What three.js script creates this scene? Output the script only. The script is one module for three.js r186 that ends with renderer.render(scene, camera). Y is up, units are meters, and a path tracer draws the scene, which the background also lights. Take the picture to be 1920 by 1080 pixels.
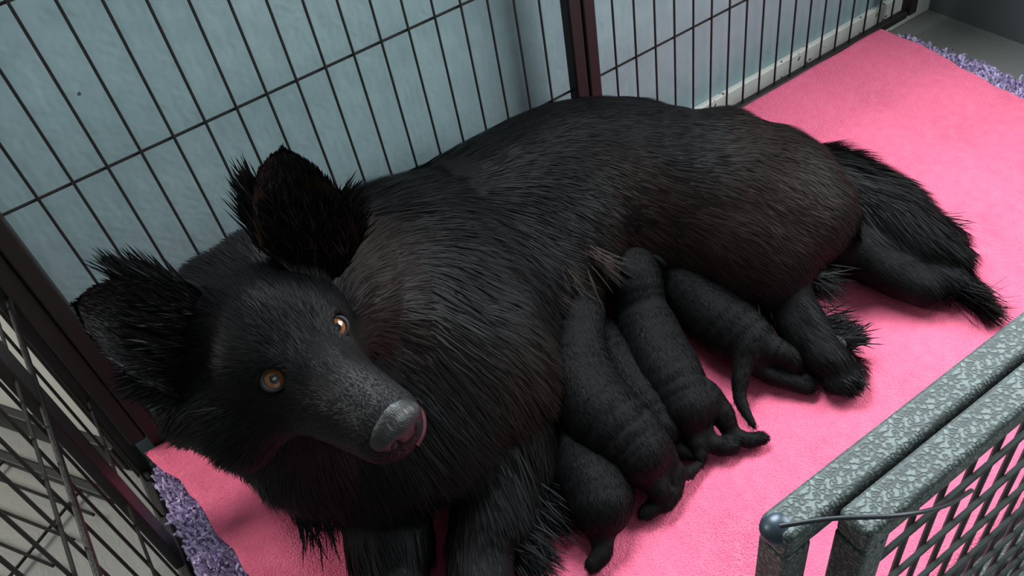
import * as THREE from 'three';
import { RectAreaLightUniformsLib } from 'three/addons/lights/RectAreaLightUniformsLib.js';
import { ImprovedNoise } from 'three/addons/math/ImprovedNoise.js';
import { RoundedBoxGeometry } from 'three/addons/geometries/RoundedBoxGeometry.js';
import { mergeGeometries } from 'three/addons/utils/BufferGeometryUtils.js';

// ------------------------------------------------------------------ camera, light, exposure
const scene = new THREE.Scene();
const camera = new THREE.PerspectiveCamera(2 * Math.atan(540 / 1599.4) * 180 / Math.PI, 16 / 9, 0.02, 30);
camera.position.set(0.240, 0.834, 0.8556);
camera.rotation.set(-0.7804, -0.4464, -0.2102, 'YXZ');
scene.add(camera);
scene.background = new THREE.Color(0.80, 0.92, 1.0);       // overcast sky beyond the windows

const renderer = new THREE.WebGLRenderer({ antialias: true });
renderer.toneMapping = THREE.LinearToneMapping;
renderer.toneMappingExposure = 1.0;
renderer.shadowMap.enabled = true;

RectAreaLightUniformsLib.init();
const ROOM = { x0: -1.1, x1: 1.68, z0: -0.06, z1: 2.3, y0: -0.08, y1: 2.35 };
function daylight(x, y, z, tx, ty, tz, w, h, power, col) {
  const l = new THREE.RectAreaLight(col, power, w, h);
  l.position.set(x, y, z); l.lookAt(tx, ty, tz); scene.add(l); return l;
}
const WIN1 = { z: 0.80, y: 1.05, w: 0.9, h: 1.0 };        // window in the right wall
const WIN2 = { x: 0.35, y: 1.6, w: 1.1, h: 0.9 };          // window in the wall behind the photographer
daylight(ROOM.x1 - 0.02, WIN1.y, WIN1.z, 0, WIN1.y, WIN1.z, WIN1.w, WIN1.h, 11, new THREE.Color(0.90, 0.97, 1.0));
daylight(WIN2.x, WIN2.y, ROOM.z1 - 0.02, WIN2.x, WIN2.y, 0, WIN2.w, WIN2.h, 0.5, new THREE.Color(0.93, 0.97, 1.0));

const ADDED_WIN4 = { x: 0.86, y: 1.35, w: 0.8, h: 0.8 };         // unseen window added above the pen to light the dog's back
daylight(ADDED_WIN4.x, ADDED_WIN4.y, ROOM.z0 + 0.02, ADDED_WIN4.x, ADDED_WIN4.y, 1, ADDED_WIN4.w, ADDED_WIN4.h, 28, new THREE.Color(0.86, 0.94, 1.0));
const WIN3 = { z: -0.62, y: 1.35, w: 0.7, h: 1.0 };        // window of the hall beyond the open door
daylight(ROOM.x0 + 0.02, WIN3.y, WIN3.z, 1, WIN3.y, WIN3.z, WIN3.w, WIN3.h, 16, new THREE.Color(1.0, 0.97, 0.92));

// ------------------------------------------------------------------ helpers
let seed = 12345;
const rnd = () => { seed = (seed + 0x6D2B79F5) | 0; let t = Math.imul(seed ^ (seed >>> 15), 1 | seed); t = (t + Math.imul(t ^ (t >>> 7), 61 | t)) ^ t; return ((t ^ (t >>> 14)) >>> 0) / 4294967296; };
const rs = (a = 1) => (rnd() * 2 - 1) * a;
const gauss = () => (rnd() + rnd() + rnd() - 1.5) * 1.2;
const noise = new ImprovedNoise();
const N = (x, y, z) => noise.noise(x, y, z);
const fbm = (x, y, z, o = 4) => { let s = 0, a = 0.5; for (let i = 0; i < o; i++) { s += a * N(x, y, z); x *= 2.03; y *= 2.03; z *= 2.03; a *= 0.5; } return s; };
const V = (x, y, z) => new THREE.Vector3(x, y, z);
const clamp = (v, a, b) => Math.max(a, Math.min(b, v));
const lerp = (a, b, t) => a + (b - a) * t;
const smooth = (a, b, x) => { const t = clamp((x - a) / (b - a), 0, 1); return t * t * (3 - 2 * t); };
const taken = {};
const numbered = (n) => { const k = taken[n] = (taken[n] ?? -1) + 1; return k ? `${n}_${String(k).padStart(3, '0')}` : n; };
const lit = (m) => { m.castShadow = true; m.receiveShadow = true; return m; };
function part(name, geo, mat, parent) { const m = lit(new THREE.Mesh(geo, mat)); m.name = name; parent.add(m); return m; }
function thing(name, label, category, pos = [0, 0, 0], group) {
  const g = new THREE.Group(); g.name = numbered(name); g.position.set(...pos); g.userData = { label, category };
  if (group) g.userData.group = group; scene.add(g); return g;
}
function structure(name, geo, mat, pos = [0, 0, 0], label) {
  const m = lit(new THREE.Mesh(geo, mat)); m.name = name; m.position.set(...pos); m.userData = { kind: 'structure' };
  if (label) m.userData.label = label; scene.add(m); return m;
}
function texture(size, fn, srgb) {                           // fn(u, v) -> [r,g,b] or a grey, 0..1
  const d = new Uint8Array(size * size * 4);
  for (let j = 0; j < size; j++) for (let i = 0; i < size; i++) {
    const c = fn(i / size, j / size), k = (j * size + i) * 4, a = Array.isArray(c);
    for (let q = 0; q < 3; q++) d[k + q] = clamp((a ? c[q] : c) * 255, 0, 255);
    d[k + 3] = 255;
  }
  const t = new THREE.DataTexture(d, size, size); t.wrapS = t.wrapT = THREE.RepeatWrapping; t.magFilter = THREE.LinearFilter; t.minFilter = THREE.LinearMipmapLinearFilter; t.generateMipmaps = true;
  if (srgb) t.colorSpace = THREE.SRGBColorSpace; t.needsUpdate = true; return t;
}
// tileable noise: blend of four shifted copies
const tile = (u, v, s, z) => { const a = N(u * s, v * s, z), b = N((u - 1) * s, v * s, z), c = N(u * s, (v - 1) * s, z), d = N((u - 1) * s, (v - 1) * s, z); return lerp(lerp(a, b, u), lerp(c, d, u), v); };
const rep = (t, n, m = n) => { const c = t.clone(); c.repeat.set(n, m); c.needsUpdate = true; return c; };
function boxUV(geo) {                                        // uv in metres on a box-like geometry
  const p = geo.attributes.position, n = geo.attributes.normal, uv = new Float32Array(p.count * 2);
  for (let i = 0; i < p.count; i++) {
    const ax = Math.abs(n.getX(i)), ay = Math.abs(n.getY(i)), az = Math.abs(n.getZ(i));
    const [a, b] = ax > ay && ax > az ? [p.getZ(i), p.getY(i)] : ay > az ? [p.getX(i), p.getZ(i)] : [p.getX(i), p.getY(i)];
    uv[i * 2] = a; uv[i * 2 + 1] = b;
  }
  geo.setAttribute('uv', new THREE.BufferAttribute(uv, 2)); return geo;
}
const box = (w, h, d) => boxUV(new THREE.BoxGeometry(w, h, d));
const rbox = (w, h, d, r) => boxUV(new RoundedBoxGeometry(w, h, d, 2, r));
const at = (g, x, y, z) => { g.translate(x, y, z); return g; };

// ------------------------------------------------------------------ materials
const wallBump = texture(512, (u, v) => 0.5 + 0.5 * tile(u, v, 60, 3) * 0.5 + 0.45 * tile(u, v, 14, 9) + 0.12 * N(u * 60, v * 12, 2) * Math.min(1, 8 * Math.min(u, 1 - u, v, 1 - v)));
const wallCol = texture(512, (u, v) => {
  const a = 0.05 * tile(u, v, 6, 1) + 0.035 * tile(u, v, 30, 5);
  const sp = tile(u, v, 40, 11) > 0.62 && tile(u, v, 9, 17) > 0.12 ? 0.42 : 1;
  return [(0.60 + a) * sp, (0.695 + a) * sp, (0.71 + a) * sp];
}, true);
const M = {};
M.wall = new THREE.MeshStandardMaterial({ map: rep(wallCol, 1.6), bumpMap: rep(wallBump, 2.2), bumpScale: 0.0014, roughness: 0.75 });
M.plain = new THREE.MeshStandardMaterial({ color: 0x6a706f, roughness: 0.9 });
M.floor = new THREE.MeshStandardMaterial({ color: 0x8d8d88, roughness: 0.5, bumpMap: rep(wallBump, 5), bumpScale: 0.001 });
const chip = texture(256, (u, v) => { const n = tile(u, v, 10, 4) + 0.6 * tile(u, v, 34, 8); return n > 0.52 ? [0.36, 0.28, 0.2] : [0.9 + 0.04 * n, 0.89 + 0.04 * n, 0.86 + 0.04 * n]; }, true);
M.base = new THREE.MeshStandardMaterial({ map: rep(chip, 5), roughness: 0.5 });
M.white = new THREE.MeshStandardMaterial({ color: 0xd9d6cd, roughness: 0.6 });
const speck = texture(256, (u, v) => 0.5 + 0.5 * tile(u, v, 50, 6) + 0.3 * tile(u, v, 110, 2));
M.metal = new THREE.MeshStandardMaterial({ color: 0x17130f, roughness: 0.42, metalness: 0.2, bumpMap: rep(speck, 18), bumpScale: 0.0005 });
M.tube = new THREE.MeshStandardMaterial({ color: 0x231d1b, roughness: 0.5, metalness: 0.15, bumpMap: rep(speck, 14), bumpScale: 0.0004 });
M.darkbar = new THREE.MeshStandardMaterial({ color: 0x0d0d0c, roughness: 0.55 });
const veinF = (u, v) => Math.abs(tile(u, v, 16, 7) + 0.45 * tile(u, v, 33, 3));
const vein = texture(512, (u, v) => { const n = smooth(0.0, 0.42, veinF(u, v)); return [lerp(0.19, 0.40, n), lerp(0.22, 0.44, n), lerp(0.215, 0.43, n)]; }, true);
const veinB = texture(512, (u, v) => smooth(0.02, 0.3, veinF(u, v)));
M.hammer = new THREE.MeshStandardMaterial({ map: rep(vein, 18), bumpMap: rep(veinB, 18), bumpScale: 0.00025, roughness: 0.6, metalness: 0.05 });
M.grid = new THREE.MeshStandardMaterial({ color: 0x3a4240, roughness: 0.5, metalness: 0.25, bumpMap: rep(speck, 30), bumpScale: 0.0006 });
const fleeceB = texture(512, (u, v) => 0.5 + 0.45 * tile(u, v, 70, 4) + 0.35 * tile(u, v, 140, 8) + 0.3 * tile(u, v, 24, 2));
const fleeceC = texture(512, (u, v) => { const n = 0.025 * tile(u, v, 9, 6) + 0.03 * tile(u, v, 80, 4); return [0.985 + n, 0.45 + n * 2, 0.585 + n * 1.6]; }, true);
M.fleece = new THREE.MeshPhysicalMaterial({ map: rep(fleeceC, 7), bumpMap: rep(fleeceB, 7), bumpScale: 0.0022, roughness: 0.95, sheen: 0.25, sheenColor: new THREE.Color(1, 0.6, 0.75), sheenRoughness: 0.7 });
M.rug = new THREE.MeshStandardMaterial({ color: 0x8d7fa8, roughness: 1 });
M.pile = new THREE.MeshStandardMaterial({ color: 0xffffff, roughness: 0.95 });
M.skin = new THREE.MeshPhysicalMaterial({ color: 0x0b0a0b, roughness: 0.7, specularIntensity: 0.2, vertexColors: true });
M.skin.color.setRGB(1, 1, 1);
M.fur = new THREE.MeshPhysicalMaterial({ color: 0xffffff, vertexColors: true, roughness: 0.46, specularIntensity: 0.22 });
M.pup = new THREE.MeshPhysicalMaterial({ color: 0x0c0b0b, roughness: 0.75, specularIntensity: 0.35 });
M.pupfur = new THREE.MeshPhysicalMaterial({ color: 0xffffff, vertexColors: true, roughness: 0.44, specularIntensity: 0.15 });
const noseB = texture(128, (u, v) => 0.5 + 0.5 * tile(u, v, 14, 3));
M.nose = new THREE.MeshPhysicalMaterial({ color: 0x1d1c1c, roughness: 0.36, bumpMap: rep(noseB, 3), bumpScale: 0.0007, specularIntensity: 1 });
M.nostril = new THREE.MeshStandardMaterial({ color: 0x050404, roughness: 0.8 });
M.lip = new THREE.MeshPhysicalMaterial({ color: 0x3c1019, roughness: 0.6, specularIntensity: 0.4 });
M.lid = new THREE.MeshStandardMaterial({ color: 0x191615, roughness: 0.6 });
M.eye = new THREE.MeshPhysicalMaterial({ color: 0xffffff, vertexColors: true, roughness: 0.12, clearcoat: 1, clearcoatRoughness: 0.03 });
M.pad = new THREE.MeshStandardMaterial({ color: 0x4b4643, roughness: 0.7 });
M.knob = new THREE.MeshStandardMaterial({ color: 0x2e3a44, roughness: 0.35, metalness: 0.3 });
M.cord = new THREE.MeshStandardMaterial({ color: 0x11151c, roughness: 0.5 });
M.glass = new THREE.MeshPhysicalMaterial({ color: 0xffffff, transmission: 1, roughness: 0, thickness: 0, ior: 1.45 });

// ------------------------------------------------------------------ the room
{
  const { x0, x1, y0, y1, z0, z1 } = ROOM, T = 0.1, cx = (x0 + x1) / 2, cz = (z0 + z1) / 2, cy = (y0 + y1) / 2;
  structure('floor', box(x1 - x0 + 2 * T, T, z1 - z0 + 2 * T), M.floor, [cx, y0 - T / 2, cz]);
  structure('ceiling', box(x1 - x0 + 2 * T, T, z1 - z0 + 2 * T), M.plain, [cx, y1 + T / 2, cz]);
  const back = (xa, xb, ya, yb) => at(box(xb - xa, yb - ya, T), (xa + xb) / 2, (ya + yb) / 2, z0 - T / 2);
  structure('wall_back', mergeGeometries([back(0.068, ADDED_WIN4.x - ADDED_WIN4.w / 2, y0, y1), back(ADDED_WIN4.x + ADDED_WIN4.w / 2, x1 + T, y0, y1), back(ADDED_WIN4.x - ADDED_WIN4.w / 2, ADDED_WIN4.x + ADDED_WIN4.w / 2, y0, ADDED_WIN4.y - ADDED_WIN4.h / 2), back(ADDED_WIN4.x - ADDED_WIN4.w / 2, ADDED_WIN4.x + ADDED_WIN4.w / 2, ADDED_WIN4.y + ADDED_WIN4.h / 2, y1), back(x0 - T, -0.78, y0, y1), back(-0.78, 0.068, 1.95, y1)]), M.wall);
  const hz = -1.25;                                            // the hall beyond the doorway
  structure('floor_hall', box(0.2 - x0 + 2 * T, T, z0 - hz), M.floor, [(0.2 + x0) / 2, y0 - T / 2, (z0 + hz) / 2 - T]);
  structure('ceiling_hall', box(0.2 - x0 + 2 * T, T, z0 - hz), M.plain, [(0.2 + x0) / 2, y1 + T / 2, (z0 + hz) / 2 - T]);
  structure('wall_hall_back', box(0.2 - x0 + 2 * T, y1 - y0, T), M.plain, [(0.2 + x0) / 2, cy, hz - T / 2]);
  structure('wall_hall_right', box(T, y1 - y0, z0 - hz - T), M.plain, [0.2 + T / 2, cy, (z0 + hz - T) / 2]);
  structure('wall_left', box(T, y1 - y0, z1 - z0), M.plain, [x0 - T / 2, cy, cz]);
  // walls with a window opening, built of four blocks
  const holed = (name, along, w0, w1, fixed, win) => {
    const g = [], a0 = win.c - win.w / 2, a1 = win.c + win.w / 2, b0 = win.y - win.h / 2, b1 = win.y + win.h / 2;
    const add = (u0, u1, v0, v1) => g.push(along === 'z' ? at(box(T, v1 - v0, u1 - u0), fixed + T / 2, (v0 + v1) / 2, (u0 + u1) / 2) : at(box(u1 - u0, v1 - v0, T), (u0 + u1) / 2, (v0 + v1) / 2, fixed + T / 2));
    add(w0, a0, y0, y1); add(a1, w1, y0, y1); add(a0, a1, y0, b0); add(a0, a1, b1, y1);
    structure(name, mergeGeometries(g), M.plain);
  };
  holed('wall_right', 'z', z0, z1, x1, { c: WIN1.z, ...WIN1 });
  holed('wall_hall_left', 'z', hz, z0 - T, x0 - T, { c: WIN3.z, ...WIN3 });
  holed('wall_front', 'x', x0, x1, z1, { c: WIN2.x, ...WIN2 });
  const windowAt = (name, w, h, pos, turn) => {
    const g = new THREE.Group(); g.name = name; g.userData = { kind: 'structure' }; g.position.set(...pos); g.rotation.y = turn; scene.add(g);
    const f = 0.045, fr = [at(box(w, f, 0.06), 0, h / 2 - f / 2, 0), at(box(w, f, 0.06), 0, -h / 2 + f / 2, 0), at(box(f, h - 2 * f, 0.06), -w / 2 + f / 2, 0, 0), at(box(f, h - 2 * f, 0.06), w / 2 - f / 2, 0, 0), at(box(f, h - 2 * f, 0.05), 0, 0, 0)];
    part('window_frame', mergeGeometries(fr), M.white, g);
    for (const s of [-1, 1]) { const p = part('pane', new THREE.BoxGeometry(w / 2 - 1.5 * f, h - 2 * f, 0.004), M.glass, g); p.position.x = s * (w / 4); }
  };
  windowAt('window_1', WIN1.w, WIN1.h, [x1 + 0.06, WIN1.y, WIN1.z], Math.PI / 2);
  windowAt('window_2', WIN2.w, WIN2.h, [WIN2.x, WIN2.y, z1 + 0.06], 0);
  windowAt('added_window_4', ADDED_WIN4.w, ADDED_WIN4.h, [ADDED_WIN4.x, ADDED_WIN4.y, z0 - 0.06], 0);  // added out of view, only to carry the light on the dog's back
  windowAt('window_3', WIN3.w, WIN3.h, [x0 - 0.06, WIN3.y, WIN3.z], Math.PI / 2);
  structure('baseboard_back', rbox(x1 - 0.14, 0.068, 0.012, 0.003), M.base, [0.14 + (x1 - 0.14) / 2, y0 + 0.034, z0 + 0.006], 'chipped white baseboard');
}

// ------------------------------------------------------------------ the wire pen
const wireGeo = {};
function rod(len, r, axis) {                                  // a round wire centred at the origin
  const k = `${len.toFixed(4)}|${r}|${axis}`;
  if (!wireGeo[k]) { const g = new THREE.CylinderGeometry(r, r, len, 8, 1); if (axis === 'x') g.rotateZ(Math.PI / 2); if (axis === 'z') g.rotateX(Math.PI / 2); wireGeo[k] = g; }
  return wireGeo[k];
}
function panel(name, label, o) {                              // a panel along local x from 0 to o.w, height o.h, thickness o.t
  const g = thing(name, label, 'pen panel', o.pos, 'panels of the wire pen'); g.rotation.y = o.turn ?? 0;
  const t = o.t ?? 0.02, tm = o.tubeMat ?? M.tube;
  const post = rbox(t, o.h, t, 0.003);
  for (const x of [t / 2, o.w - t / 2]) { const p = part('post', post, tm, g); p.position.set(x, o.h / 2, 0); }
  const bar = rbox(o.w - 2 * t, t, t, 0.003);
  part('top_rail', bar, tm, g).position.set(o.w / 2, o.h - t / 2, 0);
  part('bottom_rail', rbox(o.w - 2 * t, 0.014, 0.014, 0.003), tm, g).position.set(o.w / 2, 0.003 + (o.lift ?? 0), 0);
  for (const [x, w] of o.extra ?? []) part('hinge_post', at(rbox(w, o.h - 2 * t, 0.012, 0.003), x, o.h / 2, 0), tm, g);
  const r = o.r ?? 0.0016;
  for (const x of o.wires) part('wire', rod(o.h - t - 0.01, r, 'y'), o.wireMat ?? M.metal, g).position.set(x, (o.h - t) / 2 + 0.005, 0);
  for (const y of o.rails) part('cross_wire', rod(o.w - 2 * t, r * 1.05, 'x'), o.wireMat ?? M.metal, g).position.set(o.w / 2, y, -2.05 * r);
  for (const y of o.bars ?? []) part('cross_bar', at(rbox(o.w - 2 * t, 0.008, 0.005, 0.002), o.w / 2, y, -0.006), o.wireMat ?? M.metal, g);
  return g;
}
const series = (a, s, n) => Array.from({ length: n }, (_, i) => a + s * i);
const P1 = 0.101;
panel('pen_panel', 'dark wire pen panel along the wall behind the dog, left of the double post', { pos: [P1, -0.012, 0], w: 0.724, h: 0.76, wires: series(0.157 - P1, 0.036, 18), rails: [0.191, 0.377, 0.56], extra: [[-0.0112, 0.0205]] });
panel('pen_panel', 'dark wire pen panel along the wall, right of the double post', { pos: [0.8275, -0.012, 0], w: 0.724, h: 0.76, wires: series(0.8816 - 0.8275, 0.036, 18), rails: [0.191, 0.377, 0.56] });
panel('pen_panel', 'dark wire pen panel at the left edge, running from the corner towards the viewer', { pos: [0.067, -0.075, -0.038], turn: -Math.PI / 2, w: 0.78, h: 0.80, wires: [0.038, 0.105, ...series(0.232, 0.05, 10)], rails: [0.165, 0.38, 0.56], bars: [0.34], t: 0.02, r: 0.0017, extra: [[0.178, 0.046]] });
{ // the low front gate: two frames side by side
  const x0 = 0.408, w = 0.95, h = 0.455, y = 0.002;
  const g = thing('front_gate', 'grey hammered metal gate rail with fine wire mesh in the lower right corner', 'gate', [x0, y, 0.7275]);
  const t = 0.0185;
  part('top_rail', at(rbox(w, t, t, 0.0035), w / 2, h - t / 2, 0), M.hammer, g);
  for (const x of [t / 2, w - t / 2]) part('post', at(rbox(t, h - t, t, 0.003), x, (h - t) / 2, 0), M.hammer, g);
  part('bottom_rail', at(rbox(w - 2 * t, t, t, 0.003), w / 2, t / 2, 0), M.hammer, g);
  const z2 = 0.0205;
  part('outer_top_rail', at(rbox(w - 0.03, t, t, 0.0035), w / 2 + 0.015, h - t / 2 - 0.0005, z2), M.hammer, g);
  for (const x of [0.03 + t / 2, w - t / 2]) part('outer_post', at(rbox(t, h - t, t, 0.003), x, (h - t) / 2, z2), M.hammer, g);
  part('outer_bottom_rail', at(rbox(w - 0.03 - 2 * t, t, t, 0.003), w / 2 + 0.015, t / 2, z2), M.hammer, g);
  for (let x = 0.062; x < w - 0.02; x += 0.0235) part('wire', rod(h - 2 * t, 0.0019, 'y'), M.grid, g).position.set(x, h / 2, z2);
  for (let yy = 0.045; yy < h - 0.025; yy += 0.05) part('cross_wire', rod(w - 0.03 - 2 * t, 0.0019, 'x'), M.grid, g).position.set(w / 2 + 0.015, yy, z2 + 0.0036);
  const cap = new THREE.SphereGeometry(0.0085, 20, 14); cap.scale(1, 0.9, 1); cap.translate(0.004, h - 0.006, -0.001);
  part('end_knob', cap, M.knob, g);
  const c = new THREE.CatmullRomCurve3([V(0.001, h + 0.004, 0.002), V(0.02, h + 0.006, 0.014), V(0.045, h + 0.003, 0.030), V(0.08, h - 0.022, 0.034), V(0.125, h - 0.062, 0.028)]);
  part('latch_cord', new THREE.TubeGeometry(c, 30, 0.0012, 8), M.cord, g);
}
{ // what stands outside the pen on the left: a white board and a folded wire rack on the floor
  const dir = V(0.159, 0, 0.243).normalize(), turn = Math.atan2(-dir.z, dir.x);
  const d = new THREE.Group(); d.name = 'door_1'; d.userData = { kind: 'structure', label: 'white door standing open behind the left corner post' };
  d.position.set(0.060, ROOM.y0, -0.052); d.rotation.y = turn; scene.add(d);
  part('leaf', at(rbox(0.8, 1.95, 0.035, 0.004), -0.4, 0.995, -0.018), M.white, d);
  part('draught_strip', at(rbox(0.8, 0.05, 0.014, 0.003), -0.4, 0.027, 0.007), M.darkbar, d);
  const r = thing('wire_rack', 'black wire rack lying on the grey floor outside the left panel', 'wire rack', [0.045, -0.08, -0.03]);
  r.rotation.y = turn;
  part('frame_bar', at(rbox(0.55, 0.014, 0.014, 0.003), -0.27, 0.007, 0.03), M.darkbar, r);
  part('frame_bar', at(rbox(0.55, 0.014, 0.014, 0.003), -0.27, 0.007, 0.36), M.darkbar, r);
  for (let i = 0; i < 8; i++) part('rod', rod(0.54, 0.0022, 'x'), M.metal, r).position.set(-0.27, 0.014, 0.062 + i * 0.037);
  for (let i = 0; i < 4; i++) part('cross_rod', rod(0.33, 0.0022, 'z'), M.metal, r).position.set(-0.5 + i * 0.15, 0.010, 0.195);
}

// ------------------------------------------------------------------ rug and blanket
const xl = (z) => { const k = [[-0.01, 0.085], [0.03, 0.092], [0.08, 0.112], [0.17, 0.125], [0.3, 0.145], [0.7, 0.155]]; for (let i = 1; i < k.length; i++) if (z <= k[i][0]) return lerp(k[i - 1][1], k[i][1], (z - k[i - 1][0]) / (k[i][0] - k[i - 1][0])); return 0.16; };
const xr = (z) => 1.455 - 0.06 * z - 0.18 * Math.max(0, z - 0.1) * Math.max(0, z - 0.1) + 0.006 * Math.sin(z * 21);
const blanketY = (x, z) => {
  let h = 0.003 * fbm(x * 5, 0.3, z * 5, 2);
  const w = smooth(0.95, 1.15, x);
  h += 0.007 * w * (1 - Math.abs(fbm(x * 2.2 + 3, 1.7, z * 3.1, 2)) * 3.2);
  h += 0.005 * smooth(0.45, 0.5, z) * smooth(0.5, 0.7, x) * (1 - Math.abs(N(x * 2.5 + z * 4, 4.2, z * 3)) * 2);
  h += 0.022 * Math.exp(-(((x - 0.165 - 0.1 * z) / 0.032) ** 2)) * smooth(0, 0.05, z) * (1 - smooth(0.22, 0.4, z));
  return h;
};
{
  const rug = thing('shag_rug', 'purple shag rug sticking out under the edges of the pink blanket', 'rug', [0.78, -0.08, 0.35]);
  const X0 = 0.082, X1 = 1.50, Z0 = 0.022, Z1 = 0.70;
  part('backing', at(rbox(X1 - X0, 0.05, Z1 - Z0, 0.012), (X0 + X1) / 2 - 0.78, 0.025, (Z0 + Z1) / 2 - 0.35), M.rug, rug);
  const curl = [];
  for (let k = 0; k < 4; k++) {
    const pts = []; const a0 = rnd() * 6, tw = 1.5 + rnd() * 2.2;
    for (let i = 0; i <= 5; i++) { const t = i / 5; pts.push(V(Math.cos(a0 + t * tw) * 0.006 * t, t * 0.018 - 0.008 * t * t * (k % 2), Math.sin(a0 + t * tw) * 0.006 * t)); }
    curl.push(new THREE.TubeGeometry(new THREE.CatmullRomCurve3(pts), 7, 0.0021, 5));
  }
  curl.forEach((geo, k) => {
    const spots = [];
    for (let i = 0; i < 3600; i++) {
      const left = i % 5 < 2; let z = Z0 + 0.006 + rnd() * (Z1 - Z0 - 0.012), x;
      if (left) { z = lerp(Z0 + 0.006, 0.62, rnd()); x = X0 + 0.006 + rnd() * 0.075; } else x = X1 - 0.006 - rnd() * 0.14;
      spots.push([x, z]);
    }
    const im = lit(new THREE.InstancedMesh(geo, M.pile, spots.length)), m = new THREE.Matrix4(), q = new THREE.Quaternion(), e = new THREE.Euler(), c = new THREE.Color();
    spots.forEach(([x, z], i) => {
      e.set(rs(0.9), rnd() * 6.28, rs(0.9)); q.setFromEuler(e); const s = 0.6 + rnd() * 0.5;
      m.compose(V(x - 0.78, 0.048, z - 0.35), q, V(s, s, s)); im.setMatrixAt(i, m);
      const v = 0.75 + rnd() * 0.5; c.setRGB(0.60 * v, 0.50 * v, 0.72 * v); im.setColorAt(i, c);
    });
    im.name = 'pile'; im.userData.kind = 'stuff'; rug.add(im);
  });
  // the blanket: a thick sheet with soft folds and a rolled edge
  const nx = 240, nz = 130, pos = [], uv = [], idx = [], top = [];
  const zb = (x) => 0.010 + 0.004 * N(x * 9, 2, 0), zf = (x) => 0.71 + 0.006 * N(x * 6, 5, 0);
  const thick = 0.009, layer = (under) => {
    const base = pos.length / 3;
    for (let j = 0; j <= nz; j++) for (let i = 0; i <= nx; i++) {
      const u = i / nx, v = j / nz; let z = lerp(zb(0.8), zf(0.8), v), x = lerp(xl(z), xr(z), u); z = lerp(zb(x), zf(x), v);
      const e = Math.min(u * 1.3, (1 - u) * 1.3, v * 0.7, (1 - v) * 0.7), roll = 1 - Math.sqrt(clamp(1 - (1 - clamp(e / 0.009, 0, 1)) ** 2, 0, 1));
      const wob = 0.004 * N(x * 30, 7, z * 30) * (e < 0.01 ? 1 : 0);
      let y = blanketY(x, z) - 0.004;
      y -= under ? thick - roll * thick * 0.5 : roll * thick * 0.5;
      pos.push(x + (u < 0.01 || u > 0.99 ? wob : 0), y, z); uv.push(x, z);
    }
    for (let j = 0; j < nz; j++) for (let i = 0; i < nx; i++) {
      const a = base + j * (nx + 1) + i, b = a + 1, c = a + nx + 1, d = c + 1;
      under ? idx.push(a, b, c, b, d, c) : idx.push(a, c, b, b, c, d);
    }
    return base;
  };
  layer(false); layer(true);
  const geo = new THREE.BufferGeometry(); geo.setAttribute('position', new THREE.Float32BufferAttribute(pos, 3)); geo.setAttribute('uv', new THREE.Float32BufferAttribute(uv, 2)); geo.setIndex(idx); geo.computeVertexNormals();
  geo.translate(-0.78, 0.012, -0.35);
  const bl = lit(new THREE.Mesh(geo, M.fleece)); bl.name = 'fleece_blanket'; bl.position.set(0.78, -0.012, 0.35);
  bl.userData = { label: 'bright pink fleece blanket spread under the dog and puppies', category: 'blanket' }; scene.add(bl);
}

// ------------------------------------------------------------------ bodies: distance fields meshed by surface nets
const cone = (a, b, ra, rb = ra, k) => ({ a, ra, d: [b[0] - a[0], b[1] - a[1], b[2] - a[2]], dr: rb - ra, k });
const ball = (a, r, k) => cone(a, a, r, r, k);
let groupId = 0;
const spline = (pts, n) => {                                   // Catmull-Rom through [x,y,z,r] knots
  const out = [], P = (i) => pts[clamp(i, 0, pts.length - 1)];
  for (let i = 0; i < pts.length - 1; i++) for (let j = 0; j < n; j++) {
    const t = j / n, a = P(i - 1), b = P(i), c = P(i + 1), d = P(i + 2);
    out.push([0, 1, 2, 3].map((q) => q === 3 ? lerp(b[3], c[3], t * t * (3 - 2 * t)) : 0.5 * (2 * b[q] + (c[q] - a[q]) * t + (2 * a[q] - 5 * b[q] + 4 * c[q] - d[q]) * t * t + (3 * b[q] - a[q] - 3 * c[q] + d[q]) * t * t * t)));
  }
  out.push(pts.at(-1)); return out;
};
const chain = (pts, k, n = 4) => { const g = ++groupId, q = spline(pts, n); return q.slice(1).map((e, i) => ({ ...cone(q[i].slice(0, 3), e.slice(0, 3), q[i][3], e[3], k), g })); };
function field(prims, k0, cuts = []) {
  for (const p of prims) { p.l = p.d[0] ** 2 + p.d[1] ** 2 + p.d[2] ** 2 || 1e-9; p.g ??= ++groupId; }
  const groups = []; prims.forEach((p, i) => { if (i && prims[i - 1].g === p.g) groups.at(-1).push(p); else groups.push([p]); });
  return (x, y, z) => {
    let D = 1e3;
    for (const gr of groups) {
      let m = 1e3; const k = gr[0].k ?? k0;
      for (const p of gr) {
        const X = x - p.a[0], Y = y - p.a[1], Z = z - p.a[2];
        let t = (X * p.d[0] + Y * p.d[1] + Z * p.d[2]) / p.l; t = t < 0 ? 0 : t > 1 ? 1 : t;
        const dx = X - p.d[0] * t, dy = Y - p.d[1] * t, dz = Z - p.d[2] * t, d = Math.sqrt(dx * dx + dy * dy + dz * dz) - (p.ra + p.dr * t);
        if (d < m) m = d;
      }
      const h = Math.max(k - Math.abs(D - m), 0) / k; D = Math.min(D, m) - h * h * k * 0.25;
    }
    for (const c of cuts) { const d = c.r - Math.hypot(x - c.a[0], y - c.a[1], z - c.a[2]), h = Math.max(c.k - Math.abs(D - d), 0) / c.k; D = Math.max(D, d) + h * h * c.k * 0.25; }
    return D;
  };
}
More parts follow.
